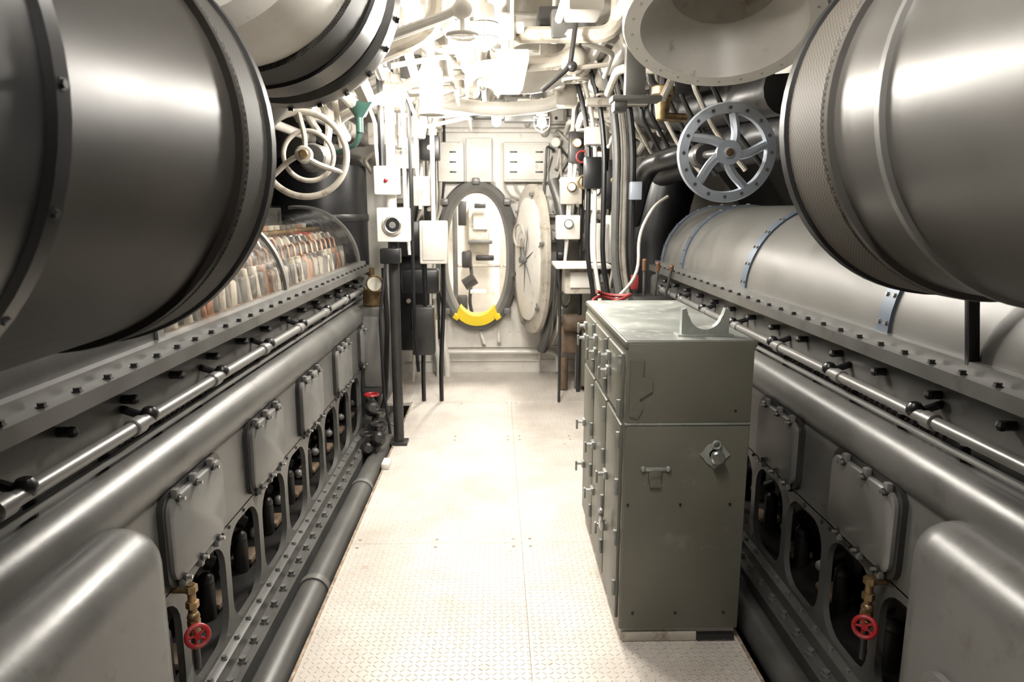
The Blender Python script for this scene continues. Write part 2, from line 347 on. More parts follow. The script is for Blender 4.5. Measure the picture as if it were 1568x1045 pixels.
# ------------------------------------------------------------------ engines
def engine(sgn,name,clear):
    b=B(name); ex=lambda s:CX+sgn*s; y0,y1=.25,5.38
    def P(pts,a,c,m): b.ext([(ex(s),z) for s,z in pts],(0,a,0),X1,Z1,Y1*(c-a),m)
    N=V((-sgn,0,0)) # towards aisle
    P([(.985,-.42),(.985,.02),(1.0,.035),(1.03,.035),(1.03,.085),(1.06,.095),(1.95,.095),(1.95,-.42)],y0,y1,GRAY)
    P([(1.06,.505),(1.06,.80),(1.04,.825),(1.028,.86),(1.032,.90),(1.05,.93),(1.08,.948),(1.14,.955),(1.14,1.135),(1.055,1.145),(1.055,1.185),(1.95,1.185),(1.95,.505)],y0,y1,GRAY)
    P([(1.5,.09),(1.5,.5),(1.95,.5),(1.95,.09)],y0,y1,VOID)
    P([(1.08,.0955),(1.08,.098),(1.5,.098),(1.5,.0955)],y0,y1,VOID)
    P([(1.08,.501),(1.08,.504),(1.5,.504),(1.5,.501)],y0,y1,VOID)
    for yy in (y0+.02,y1-.04): b.box((ex(1.28),yy,.3),(.44,.04,.42),GRAY)
    p=.35; k=0; y=1.62
    while y+p<=y1+.01:
        b.holeplate((y,.09,y+p,.51),[(y+p/2+u,.295+w) for u,w in rrect(.305,.365,.10,5)],(ex(1.06),0,0),Y1,Z1,(sgn*.022,0,0),GRAY)
        c=V((ex(1.34),y+p/2,.30))
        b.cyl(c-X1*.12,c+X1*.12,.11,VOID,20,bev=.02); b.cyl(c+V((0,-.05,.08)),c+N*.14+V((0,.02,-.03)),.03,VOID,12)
        b.cyl((ex(1.22),y+.02,.33),(ex(1.22),y+p-.02,.33),.012,DGRAY,10)
        b.cyl((ex(1.19),y+p*.3,.10),(ex(1.19),y+p*.3,.24),.03,VOID,12); b.sph((ex(1.19),y+p*.3,.25),.03,DGRAY)
        b.box((ex(1.24),y+p*.75,.4),(.06,.05,.1),DGRAY,.01); b.sph((ex(1.18),y+p*.72,.2),.024,GRAYL); b.box((ex(1.2),y+p*.5,.13),(.10,.12,.03),BROWN,.01)
        for u in (.03,p/2,p-.03): b.bolt((ex(1.06),y+u,.495),N,.006,.008)
        y+=p
    b.box((ex(1.085),1.12,.29),(.05,1.0,.42),GRAY)
    y=1.65
    while y<y1:
        b.bolt((ex(1.007),y,.035),Z1,.013,.02,GRAYL); b.bolt((ex(1.045),y+.06,.09),Z1,.009,.012,GRAYL); y+=.12
    for yc in (2.07,2.75,3.45,4.2,4.95):
        b.ext(rrect(.42,.29,.05,4,yc,.665),(ex(1.06),0,0),Y1,Z1,N*.018,DGRAY)
        b.ext(rrect(.385,.255,.045,4,yc,.665),(ex(1.06)+N.x*.018,0,0),Y1,Z1,N*.016,GRAYL,inset=.04)
        for u in (-.15,-.03,.10):
            for w,sg in ((.122,1),(-.122,-1)):
                q=V((ex(1.06),yc+u,.665+w))+N*.03; b.cyl(q,q+N*.014,.012,DGRAY,8); b.box(q+Z1*sg*.014,(.02,.022,.03),GRAYL,.003); b.cyl(q,q+N*.028,.006,STEEL,6)
    x=ex(1.065); b.cyl((x,y0+.3,1.035),(x,5.1,1.035),.018,GRAYL,14)
    b.cyl((ex(1.09),y0,.975),(ex(1.09),5.2,.975),.010,GRAYL,8)
    y=y0+.5
    while y<5.2:
        b.cyl((x,y,1.035),(x,y+.05,1.035),.024,GRAYL,14,bev=.004); b.cyl((x,y+.1,1.035),(ex(1.14),y+.1,1.06),.012,BLACK,8); b.sph((x,y+.1,1.045),.025,BLACK,10)
        y+=.52
    y=y0+.2
    while y<5.3:
        q=V((ex(1.14),y,1.085)); b.cyl(q,q+N*.03,.013,DGRAY,10); b.sph(q+N*.032,.015,DGRAY,8)
        q=V((ex(1.11),y+.12,.965)); b.cyl(q-Z1*.02,q+Z1*.03,.014,DGRAY,10)
        y+=.29
    y=y0+.05
    while y<5.36:
        b.bolt((ex(1.078),y,1.185),Z1,.009,.012,DGRAY); y+=.13
    hel=[]; y=1.8
    while y<3.6:
        t=(y-1.8)*180; hel.append((ex(1.115)+.011*math.cos(t),y,.985+.011*math.sin(t))); y+=.008
    b.tube(hel,.0035,STEELD,4,fil=.001)
    cs,cz,r=1.55,1.20,.42
    def arc(rr,a0=0,a1=100,n=18): return [(ex(cs-rr*math.cos(math.radians(a0+(a1-a0)*i/n))),cz+rr*math.sin(math.radians(a0+(a1-a0)*i/n))) for i in range(n+1)]
    def shell(rr,t,ya,yb,m,a0=0,a1=100):
        o=arc(rr,a0,a1); i=arc(rr-t,a0,a1); n=len(o); q=o+i[::-1]; N2=len(q)
        vs=[(x_,ya,z_) for x_,z_ in q]+[(x_,yb,z_) for x_,z_ in q]
        fs=[[k,(k+1)%N2,N2+(k+1)%N2,N2+k] for k in range(N2)]
        for k in range(n-1): fs+= [[k,k+1,N2-2-k,N2-1-k],[N2+k,N2+N2-1-k,N2+N2-2-k,N2+k+1]]
        b.add(vs,fs,m)
    def endcap(ya,yb,m,rr=r-.005):
        q=arc(rr)+[(ex(cs+.07),1.185),(ex(cs-rr),1.185)]
        b.ext(q,(0,ya,0),X1,Z1,Y1*(yb-ya),m)
    P([(1.10,1.185),(1.10,1.215),(1.16,1.215),(1.16,1.185)],y0,y1,GRAYL)
    if clear:
        shell(r,.01,y0,2.1,DGRAY); endcap(y0,y0+.02,DGRAY); endcap(2.08,2.1,DGRAY)
        def sheet(ya,yb):
            q=arc(r,2,96); n=len(q); b.add([(x_,ya,z_) for x_,z_ in q]+[(x_,yb,z_) for x_,z_ in q],[[k,k+1,n+k+1,n+k] for k in range(n-1)],PLEXI)
        sheet(2.12,3.42); sheet(3.46,5.25)
        for yy in (2.1,3.42,5.25): shell(r+.008,.025,yy,yy+.04,GRAYL)
        b.box((ex(1.70),3.7,1.40),(.02,3.2,.42),GRAYL); b.box((ex(1.45),3.7,1.195),(.5,3.2,.015),COPPER)
        for s_,z_,rr,mm in ((1.28,1.30,.022,COPPER),(1.56,1.36,.04,CREAM2),(1.42,1.46,.018,BRASS)):
            b.cyl((ex(s_),2.15,z_),(ex(s_),5.25,z_),rr,mm,12)
        y=2.2; i=0
        cols=[CREAM2,GRAYL,STEEL,GRAYL,COPPER,CREAM2]
        while y<5.2:
            m1=cols[i%6]; m2=cols[(i*5+1)%6]; m3=cols[(i*7+3)%6]
            b.box((ex(1.25),y,1.25),(.10,.07,.12),m1,.015); b.cyl((ex(1.22),y+.07,1.19),(ex(1.24),y+.07,1.34),.024,m2,12,bev=.004)
            b.box((ex(1.4),y+.03,1.38),(.22,.03,.05),m3,.01,Matrix.Rotation(.4*sgn,4,'Y')); b.cyl((ex(1.5),y+.06,1.2),(ex(1.5),y+.06,1.50),.03,m1,12,bev=.005)
            b.cyl((ex(1.36),y,1.19),(ex(1.36),y,1.40),.016,STEEL,10); b.sph((ex(1.36),y,1.42),.03,m2,10)
            b.tube([(ex(1.26),y+.03,1.3),(ex(1.28),y+.05,1.40),(ex(1.40),y+.08,1.44)],.008,COPPER,6)
            if i%8==3: b.box((ex(1.38),y+.05,1.43),(.10,.12,.05),REDD,.01)
            y+=.125;i+=1
    else:
        for a,c in ((y0,2.2),(2.2,3.5),(3.5,5.3)): shell(r,.01,a+.003,c-.003,DOMEG)
        endcap(y0,y0+.02,GRAY); endcap(5.28,5.3,GRAYL)
        for yy in (2.2,3.5,4.7,5.25):
            shell(r+.01,.02,yy-.035,yy+.035,GRAYB)
            for k in range(8):
                a=math.radians(6+k*12); p_=V((ex(cs-(r+.01)*math.cos(a)),yy,cz+(r+.01)*math.sin(a))); n_=V((-sgn*math.cos(a),0,math.sin(a)))
                for dy in (-.02,.02): b.bolt(p_+Y1*dy,n_,.007,.007,GRAYL)
    b.cyl((ex(.905),y0,-.02),(ex(.905),5.35,-.02),.06,GRAY,20)
    y=.6
    while y<5.3: b.cyl((ex(.905),y,-.02),(ex(.905),y+.04,-.02),.068,GRAYL,20); y+=1.1
    b.box((ex(1.30),.92,.29),(.76,1.50,1.12),GRAY,.10,seg=6)
    for yc in (1.31,.80):
        b.ext(rrect(.36,.34,.05,4,yc,.37),(ex(.92),0,0),Y1,Z1,N*.02,GRAY); 
        b.ext(rrect(.32,.30,.045,4,yc,.37),(ex(.92)+N.x*.02,0,0),Y1,Z1,N*.014,GRAYL,inset=.05)
        for u in (-.11,.11):
            for w in (-.14,.14): q=V((ex(.92),yc+u,.37+w))+N*.03; b.cyl(q,q+N*.02,.012,DGRAY,8); b.box(q,(.02,.025,.04),GRAYL,.004)
    b.box((ex(1.35),5.46,.55),(.5,.16,1.1),GRAY,.03); b.cyl((ex(1.3),5.5,.9),(ex(1.3),5.6,.9),.16,GRAYL,24,bev=.02)
    b.done()
engine(-1,'diesel_engine',True); engine(1,'diesel_engine.001',False)
# ------------------------------------------------------------------ silencers
def silencer(name,X,Z,r,y0,y1,seam,bw,body,near,band,ring=BLACK):
    b=B(name); o=(X,0,Z); s=72; b0=y1-bw-.05
    b.rev([(0,y0),(r*.9,y0),(r*.985,y0+.02),(r,y0+.05),(r,seam-.03)],o,Y1,near,s)
    b.rev([(r,seam-.03),(r+.008,seam-.025),(r+.010,seam-.005),(r+.003,seam+.002),(r,seam+.01)],o,Y1,ring,s)
    b.rev([(r,seam+.01),(r,b0-.005)],o,Y1,body,s)
    b.rev([(r,b0-.005),(r+.012,b0-.003),(r+.014,b0+.006),(r+.008,b0+.012)],o,Y1,body,s)
    b.rev([(r+.008,b0+.012),(r+.014,b0+.02),(r+.014,y1-.055),(r+.008,y1-.05)],o,Y1,band,s)
    b.rev([(r+.008,y1-.05),(r+.020,y1-.045),(r+.020,y1-.02),(r+.005,y1),(r*.88,y1),(r*.86,y1-.02),(r*.5,y1-.02),(r*.48,y1),(0,y1)],o,Y1,RUBBER,s)
    for yy in (y0+.25,y1-.3):
        for dx in (-.16,.16):
            x=X+dx; zt=HZ+math.sqrt(HR**2-(x-CX)**2)-.01
            b.cyl((x,yy,Z+r*.85),(x,yy,zt),.012,DGRAY,8)
    for i in range(18):
        a=2*math.pi*i/18; b.bolt((X+(r+.009)*math.cos(a),seam-.015,Z+(r+.009)*math.sin(a)),(math.cos(a),0,math.sin(a)),.005,.004,ring)
    return b
silencer('air_intake_silencer',-.785,1.72,.355,.12,1.39,.745,.12,BLKGLOSS,BLACK,MESHD).done()
b=silencer('air_intake_silencer.001',.965,1.78,.345,.12,1.56,.60,.17,STEELD,STEELD,MESHL)
b.rev([(.345,1.16),(.353,1.165),(.353,1.18),(.345,1.185)],(.965,0,1.78),Y1,GRAYL,72)
b.box((1.21,1.75,1.33),(.03,.02,.36),BLACK,.004,Matrix.Rotation(-.12,4,'Y'))
b.done()
b=B('exhaust_duct'); X,Z,r=-.65,2.27,.33; o=(X,0,Z)
b.rev([(0,1.5),(r*.9,1.5),(r,1.54),(r,1.85)],o,Y1,CREAM,60)
b.rev([(r,1.85),(r+.012,1.855),(r+.012,2.02),(r,2.025)],o,Y1,MESHD,60)
b.rev([(r,2.025),(r+.02,2.03),(r+.02,2.17),(r,2.175),(r-.005,2.3)],o,Y1,BLACK,60)
b.rev([(r-.005,2.28),(r+.02,2.29),(r+.025,2.36),(r+.02,2.40),(0.2,2.42),(.18,2.40),(0,2.40)],o,Y1,GRAY,60)
for i in range(24):
    a=2*math.pi*i/24; b.bolt((X+(r+.022)*math.cos(a),2.35,Z+(r+.022)*math.sin(a)),(math.cos(a),0,math.sin(a)),.009,.012,DGRAY)
b.tube([(X,2.4,Z),(X-.1,2.8,Z-.02),(X-.5,3.1,Z-.3)],.17,GRAY,18,fil=.25)
b.done()
b=B('ventilation_trunk')
ax=V((-.12,-.40,-.91)).normalized(); o=V((.735,2.42,2.19))
b.rev([(.12,-.42),(.13,-.36),(.20,-.16),(.265,-.04),(.315,-.04),(.322,-.02),(.322,.005),(.315,.018),(.262,.018)],o,ax,CREAM,56)
b.rev([(.262,.018),(.255,.0),(.245,-.03),(.17,-.15),(.11,-.30),(0,-.30)],o,ax,CREAM,56)
u,w,a=basis(ax)
for i in range(24):
    t=2*math.pi*i/24; b.bolt(o+a*.018+(u*math.cos(t)+w*math.sin(t))*.288,a,.005,.003,CREAM2)
b.rev([(.10,-.26),(.175,-.14),(.17,-.135),(.095,-.25)],o,ax,CREAM2,40); b.cyl(o-a*.30,o-a*.22,.09,DGRAY,24)
b.done()
b=B('lamp_shade_pendant'); o=V((1.24,2.62,2.30))
b.rev([(.05,.10),(.08,.09),(.17,-.06),(.24,-.20),(.235,-.20),(.16,-.06),(.06,.09)],o,(-.1,-.15,1),CREAM,36); b.cyl(o+Z1*.08,o+Z1*.14,.012,CREAM,8); b.done()
# ------------------------------------------------------------------ handwheels
def handwheel(name,c,ax,R,ns,m,rim=.016,curve=.5,hubm=None,back=.4,sr=.014):
    b=B(name); c=V(c); u,w,a=basis(ax); b.torus(c,a,R,rim,m,56,12,.8)
    for k in range(ns):
        t0=2*math.pi*k/ns+.3; pts=[]
        for i in range(7):
            f=i/6; rr=.03+(R-.03)*f; t=t0+curve*math.sin(f*math.pi*.5)
            pts.append(c+(u*math.cos(t)+w*math.sin(t))*rr+a*.03*(1-f))
        b.tube(pts,sr,m,8,fil=.01)
    b.cyl(c-a*.03,c+a*.045,.042,m,20,bev=.008); b.cyl(c+a*.04,c+a*.065,.022,hubm or m,14,bev=.004)
    b.cyl(c-a*.03,c-a*back,.02,DGRAY,12); b.cyl(c-a*back,c-a*(back+.14),.06,DGRAY,16,bev=.01)
    return b
b=handwheel('valve_handwheel',(-.93,3.55,1.86),(.18,-1,.0),.2,3,CREAM2,.016,.3,BRASS,sr=.013); c=V((-.93,3.57,1.86))
b.torus(c+Y1*.06,(.18,-1,0),.12,.012,CREAM2); b.tube([c+Y1*.4,c+V((0,.55,.2)),c+V((-.1,.6,.5))],.02,CREAM2,8); b.cyl(c+Y1*.12,c+Y1*.3,.07,GRAY,18,bev=.01); b.done()
b=handwheel('valve_handwheel.001',(.955,3.0,1.83),(-.08,-1,-.05),.18,5,ALU,.018,.55,ALU,sr=.019)
c=V((.955,3.0,1.83)); u,w,a=basis((-.08,-1,-.05))
b.rev([(.197,-.02),(.203,0),(.197,.02),(.160,.024),(.158,-.02),(.197,-.02)],c,(-.08,-1,-.05),ALU,56)
b.cyl(c+a*.045,c+a*.05,.05,ALU,24); b.cyl(c+a*.06,c+a*.07,.016,BRASS,12)
for i in range(16):
    t=i*math.pi/8; b.cyl(c+(u*math.cos(t)+w*math.sin(t))*.178+a*.022,c+(u*math.cos(t)+w*math.sin(t))*.178+a*.027,.007,GRAY,8)
b.done()
# ------------------------------------------------------------------ tool locker
b=B('tool_locker'); x0,x1,y0,y1,zt=.45,.90,2.39,3.48,1.15
xc,yc=(x0+x1)/2,(y0+y1)/2
b.box((xc,yc,.60),(x1-x0,y1-y0,1.10),OLIVE,.006); b.box((xc+.0,yc,.025),(x1-x0-.02,y1-y0-.02,.05),CREAM2,.004)
b.box((xc-.07,y0+.002,.02),(.28,.012,.036),CREAM2,.003)
b.box((xc+.14,y0-.001,.022),(.14,.02,.02),BLACK)
b.box((xc,yc,zt-.012),(x1-x0+.012,y1-y0+.012,.024),OLIVE,.005); b.box((xc,yc,zt+.001),(x1-x0-.004,y1-y0-.004,.004),OLIVET,.001)
b.box((xc,y0-.004,1.0),(x1-x0-.008,.01,.285),OLIVE,.003); b.box((xc,y0-.003,.852),(x1-x0,.012,.010),OLIVET,.003)
b.box((xc,y0-.003,.45),(x1-x0-.01,.008,.79),OLIVE,.003)
b.ext([(.0,0),(.03,-.01),(.05,.03),(.035,.06),(.08,.09),(.08,.13),(.045,.14),(.05,.2),(.0,.2)],(x0+.012,y0-.018,.885),X1,Z1,Y1*.010,OLIVE)
c=V((.775,y0-.006,.74)); b.cyl(c,c-Y1*.008,.042,OLIVET,24); b.ext([(-.055,0),(0,.055),(.055,0),(0,-.055)],c-Y1*.004,X1,Z1,-Y1*.003,OLIVET)
b.cyl(c-Y1*.008,c-Y1*.035,.017,STEEL,14,bev=.003); b.cyl(c-Y1*.03,c-Y1*.05,.026,STEEL,8,bev=.005)
b.torus(c+V((0,-.02,.04)),Y1,.014,.004,OLIVET,16)
c=V((.565,y0-.008,.66)); b.box(c,(.05,.012,.055),OLIVE,.008); b.box(c+Z1*.025,(.10,.01,.014),OLIVET,.003)
for dx in (-.045,.045): b.sph(c+V((dx,-.004,.028)),.011,OLIVET,10)
b.ext([(-.02,0),(.02,0),(.02,-.03),(-.02,-.03)],c-Z1*.01,X1,Z1,-Y1*.012,OLIVE)
for px_,pz in ((.50,.12),(.66,.55),(.66,.12),(.84,.12),(.84,.9),(.47,.9),(.84,.55),(.47,.55)): b.cyl((px_,y0-.006,pz),(px_,y0-.011,pz),.005,BLACK,8)
xs=x0
for (ya,yb) in ((y0+.03,y0+.34),(y0+.36,y0+.70),(y0+.72,y1-.03)):
    for (za,zb) in ((.08,.84),(.865,1.10)):
        b.box((xs-.004,(ya+yb)/2,(za+zb)/2),(.012,yb-ya,zb-za),OLIVE,.004)
    for z in (.2,.4,.6,.78,.9,1.06): b.cyl((xs-.016,ya+.01,z-.03),(xs-.016,ya+.01,z+.03),.008,OLIVET,8); b.box((xs-.010,ya+.03,z),(.006,.05,.04),OLIVE,.002)
for yy in (y0+.3,y0+.66,y1-.08):
    for z in (.33,.55,.98,1.04):
        b.box((xs-.016,yy,z),(.014,.05,.035),OLIVET,.004); b.cyl((xs-.02,yy,z),(xs-.05,yy,z),.008,STEEL,8); b.box((xs-.05,yy,z-.012),(.01,.018,.05),OLIVET,.003)
b.torus((xs-.045,y0+.2,.42),X1,.022,.006,STEEL,20); b.box((xs-.04,y0+.2,.385),(.02,.045,.05),STEEL,.006)
o=[(-.085,0)]+[(-.085,.095),(-.07,.10),(-.062,.075)]+[(.06*math.cos(math.radians(a)),.085+.062*math.sin(math.radians(a))) for a in range(195,346,15)]+[(.062,.075),(.07,.10),(.085,.095),(.085,0)]
b.ext(o,(.745,2.50,zt+.003),X1,Z1,-Y1*.03,OLIVET); b.box((.745,2.49,zt+.006),(.2,.07,.008),OLIVET,.002)
b.done()
# ------------------------------------------------------------------ drain valves
def dvalve(name,p,sgn):
    b=B(name); p=V(p); N=V((-sgn,0,0))
    b.cyl(p-N*.08+Z1*.16,p+Z1*.16+N*.01,.014,BRASS,12); b.cyl(p+Z1*.175,p+Z1*.02,.012,BRASS,12)
    for z in (.15,.10,.04): b.rev([(.019,0),(.019,.02),(.012,.021)],p+Z1*z,Z1,BRASS,6)
    b.sph(p+Z1*.07,.019,BRASS,12); b.sph(p+Z1*.02,.018,BRASS,12)
    ax=V((-sgn*.5,-.8,.25)).normalized(); b.cyl(p+Z1*.02,p+Z1*.02+ax*.05,.006,BRASS,8)
    c=p+Z1*.02+ax*.05; b.torus(c,ax,.030,.007,RED,28,8); u,w,a=basis(ax)
    for k in range(5): t=k*2*math.pi/5; b.cyl(c,c+(u*math.cos(t)+w*math.sin(t))*.03,.004,RED,6)
    b.cyl(c-a*.006,c+a*.01,.010,RED,10); b.cyl(p,p-Z1*.1,.010,DGRAY,10); b.done()
dvalve('drain_valve',(-.900,1.92,.345),-1); dvalve('drain_valve.001',(1.12,1.93,.34),1)
# ------------------------------------------------------------------ lamps
LC=(1,.95,.875)
def bulb_lamp(name,x,y,z,pw,size=.05):
    b=B(name); zt=HZ+math.sqrt(HR**2-(x-CX)**2)-.01
    b.cyl((x,y,z+.06),(x,y,zt),.012,CREAM,8); b.cyl((x,y,z+.05),(x,y,z+.12),.045,CREAM,16,bev=.008)
    b.sph((x,y,z),size,BULB,14,1.2); b.torus((x,y,z+.04),Z1,.06,.004,STEEL,24,6); b.torus((x,y,z-.02),Z1,.062,.003,STEEL,24,6)
    for k in range(4):
        t=k*math.pi/2; d=V((math.cos(t),math.sin(t),0)); b.tube([V((x,y,z+.05))+d*.06,V((x,y,z-.04))+d*.06,V((x,y,z-.075))],.003,STEEL,6,fil=.03)
    b.done()
    l=bpy.data.lights.new(name+'_light','POINT'); l.energy=pw; l.color=LC; l.shadow_soft_size=.05
    o=bpy.data.objects.new(name+'_light',l); o.location=(x,y,z-.16); bpy.context.scene.collection.objects.link(o)
bulb_lamp('caged_lamp',-.40,3.6,2.42,52); bulb_lamp('caged_lamp.001',-.05,3.3,2.36,66,.06); bulb_lamp('caged_lamp.002',-.62,4.6,2.30,38,.06)
bulb_lamp('caged_lamp.003',.35,5.6,2.25,28,.035); bulb_lamp('caged_lamp.004',-.25,5.5,2.35,42)
def fluor(name,x,y,z,l,w,pw,yaw=0):
    b=B(name); b.box((x,y,z+.035),(w,l,.05),CREAM,.01); b.box((x,y,z),(w*.8,l*.95,.025),TUBEL,.01)
    for dy in (-l*.35,l*.35):
        zt=HZ+math.sqrt(HR**2-(x-CX)**2)-.01; b.cyl((x,y+dy,z+.05),(x,y+dy,min(zt,2.6 if y>7 else 9)),.01,CREAM,8)
    b.done()
    L_=bpy.data.lights.new(name+'_light','AREA'); L_.shape='RECTANGLE'; L_.size=w*.8; L_.size_y=l*.95; L_.energy=pw; L_.color=LC
    o=bpy.data.objects.new(name+'_light',L_); o.location=(x,y,z-.02); bpy.context.scene.collection.objects.link(o)
fluor('ceiling_light',.08,3.95,2.28,.9,.16,66); fluor('ceiling_light.001',.1,1.2,2.45,1.0,.14,32); fluor('unseen_fill',.1,-1.2,2.45,1.0,.14,20)  # last fixture is unseen, added behind the camera to light the foreground
fluor('ceiling_light.003',.0,8.0,2.45,1.0,.2,110)
# ------------------------------------------------------------------ overhead piping
b=B('overhead_piping')
def onh(s,d): return V((CX+s,0,HZ+math.sqrt((HR-d)**2-s*s)))
for s,d,r,y0,y1 in ((-.28,.22,.035,-2.4,6.8),(-.1,.2,.05,2.9,6.8),(.35,.2,.045,-2.4,6.8),(.48,.25,.03,-2.4,6.8),(.62,.24,.055,2.8,6.8),(.85,.22,.03,-2.4,6.8),(-.5,.24,.045,2.6,6.8),(-.8,.2,.03,2.6,6.8),(-1.0,.25,.05,2.9,6.8),(.2,.3,.022,2.5,6.7),(-.2,.36,.018,3.9,6.7),(1.15,.25,.06,2.8,6.8),(1.4,.22,.035,-2.4,6.8),(-1.3,.22,.06,-2.4,6.8),(-1.5,.2,.03,-2.4,6.8)):
    p=onh(s,d); m=CREAM if s<.8 else DGRAY; b.cyl((p.x,y0,p.z),(p.x,y1,p.z),r,m,12)
    y=y0+.3+random.random()*.5
    while y<y1-.2:
        b.cyl((p.x,y,p.z),(p.x,y+.05,p.z),r*1.45,random.choice((m,CREAM2)),12,bev=.004); y+=.5+random.random()*.9
for i in range(30):
    y=3.0+i*.125+random.random()*.05; s=random.uniform(-1.0,.95); d=random.uniform(.25,.5); p=onh(s,d); r=random.choice((.016,.022,.03,.04))
    L_=random.uniform(.2,.6)*random.choice((-1,1)); m=random.choice((CREAM,CREAM2,CREAM2,GRAY if s>.2 else CREAM))
    s2=max(-1.15,min(1.1,s+L_)); q=onh(s2,d+.03)
    b.tube([(p.x,y,onh(s,.1).z),(p.x,y,p.z),(q.x,y+.1,q.z),(q.x,y+.4,onh(s2,d+.1).z)],r,m,10)
    if i%3==0:
        b.sph((p.x,y,p.z),r*1.9,m,12); b.torus((p.x,y-.02,p.z-.10),Z1,.06,.008,m,24,8); b.cyl((p.x,y-.02,p.z-.11),(p.x,y,p.z),.01,m,8); b.cyl((p.x-.06,y-.02,p.z-.1),(p.x+.06,y-.02,p.z-.1),.005,m,6)
for i in range(18):
    y=2.9+random.random()*3.6; s=random.uniform(-.9,.9); p=onh(s,random.uniform(.22,.42)); d=[random.uniform(.08,.24) for _ in range(3)]
    b.box((p.x,y,p.z),(d[0],d[1]+.05,d[2]*.6),random.choice((CREAM,CREAM2,GRAY,DGRAY)),.012)
b.cyl((-.34,3.9,2.10),(-.34,3.9,2.32),.062,CREAM,20,bev=.012); b.cyl((-.34,3.9,2.3),(-.34,3.9,2.75),.02,CREAM,10); b.cyl((-.34,3.9,2.09),(-.34,3.9,2.11),.07,CREAM2,20)
b.tube([(-.2,4.4,2.66),(-.15,4.5,2.42),(.25,4.6,2.36),(.55,4.6,2.52)],.075,CREAM,16,fil=.15)
b.tube([(.65,5.2,2.56),(.45,5.3,2.34),(0,5.3,2.30),(-.45,5.3,2.36),(-.7,5.2,2.52)],.05,CREAM,14,fil=.15)
b.tube([(-.9,3.2,2.42),(-.78,3.4,2.22),(-.80,4.4,2.16),(-.9,5.0,2.3)],.035,CREAM,10,fil=.12)
for x,y,z in ((.05,3.7,2.42),(.33,4.1,2.40),(-.25,4.9,2.38)):
    b.cyl((x,y,z),(x,y,z+.12),.05,CREAM2,16,bev=.01); b.cyl((x,y,z-.04),(x,y,z),.02,CREAM,10); b.cyl((x-.09,y,z+.06),(x+.09,y,z+.06),.03,CREAM,12,bev=.005)
b.tube([(.40,3.6,2.6),(.36,3.6,2.28),(.22,3.55,2.16)],.012,DGRAY,8); b.tube([(.36,3.6,2.27),(.55,3.65,2.30)],.012,CREAM2,8); b.sph((.37,3.6,2.28),.026,DGRAY)
b.done()
# ------------------------------------------------------------------ back-wall equipment
b=B('louvered_vent_panel')
b.box((.28,6.80,2.03),(.42,.12,.36),CREAM,.012); b.box((.28,6.735,2.03),(.38,.012,.32),CREAM,.005)
for r_ in (-1,0,1):
    for c_ in (-1,1): b.box((.28+c_*.12,6.727,2.03+r_*.09),(.07,.008,.014),DGRAY,.002)
b.done()
b=B('louvered_vent_panel.001'); b.box((-.42,6.80,2.03),(.24,.12,.36),CREAM,.012)
for r_ in (-1,0,1): b.box((-.40,6.737,2.03+r_*.09),(.06,.008,.014),DGRAY,.002)
b.box((-.16,6.82,2.05),(.24,.08,.40),CREAM,.01); b.done()
b=B('indicator_box'); b.box((.24,6.2,2.42),(.34,.14,.20),GRAYL,.01)
for dx in (-.1,.08): b.cyl((.24+dx,6.13,2.42),(.24+dx,6.115,2.42),.02,GLED,12); 
for dx in (-.14,.0,.13): b.cyl((.24+dx,6.13,2.47),(.24+dx,6.12,2.47),.012,BLACK,10)
b.box((.02,6.2,2.42),(.1,.12,.16),GRAYL,.01); b.cyl((.24,6.2,2.5),(.24,6.2,2.8),.015,CREAM,8); b.cyl((.02,6.2,2.5),(.02,6.2,2.8),.015,CREAM,8); b.done()
b=B('bulkhead_piping')
for i in range(9):
    x=-.80+i*.04; b.tube([(x,6.80,2.6),(x,6.78-.01*(i%3),1.9-.1*(i%4)),(x-.08,6.78,1.5-.1*(i%3)),(x-.08,6.8,.35)],.013+.006*(i%2),(CREAM,CREAM2,DGRAY)[i%3],8)
for z,x0_,x1_ in ((2.32,-1.0,1.2),(2.42,-.9,.9),(.22,-.6,.6)):
    b.tube([(x0_,6.8,z-.3 if z>1 else 0.02),(x0_,6.8,z),(x1_,6.8,z),(x1_,6.8,z-.35 if z>1 else .02)],.022,CREAM,8,fil=.1)
for x,z,w,h in ((-.64,1.45,.10,.2),(-.66,1.05,.12,.26),(.54,1.62,.14,.2),(.68,1.42,.2,.26),(.70,1.80,.2,.24),(.95,1.7,.22,.4),(.94,1.2,.25,.35),(.56,1.35,.1,.12),(-.9,1.8,.2,.3),(.55,2.45,.2,.16),(-.55,2.5,.25,.14)):
    b.box((x,6.79,z),(w,.13,h),random.choice((CREAM,CREAM2)),.012); b.box((x,6.72,z),(w*.7,.02,h*.7),CREAM,.006); b.cyl((x,6.72,z-h*.2),(x,6.70,z-h*.2),.015,DGRAY,10)
for i in range(20):
    x=.47+random.random()*.75; z=1.2+random.random()*1.2; y=6.68+random.random()*.05
    b.tube([(x,6.84,z),(x,y,z),(x+random.uniform(-.1,.15),y,z+random.uniform(-.3,.3)),(x+random.uniform(-.1,.2),y,z-.4)],.011,random.choice((CREAM,CREAM,DGRAY,CREAM2)),8)
    if i%3==0: b.cyl((x,y+.02,z),(x,y-.04,z),.045,CREAM,16,bev=.006); b.cyl((x,y-.041,z),(x,y-.045,z),.035,DIAL,16)
for x in (-.60,-.52): b.tube([(x,6.75,.55),(x,6.72,.35),(x+.04,6.7,.15),(x+.04,6.7,.0)],.03,CREAM,10)
b.torus((.60,6.70,1.62),(0,-1,0),.07,.01,CREAM)
for i in range(5):
    x=-.02+.1*i; b.tube([(x,6.84,1.85),(x,6.80,1.80),(x+.06,6.80,1.72),(x+.2,6.80,1.68)],.010,CREAM2,8)
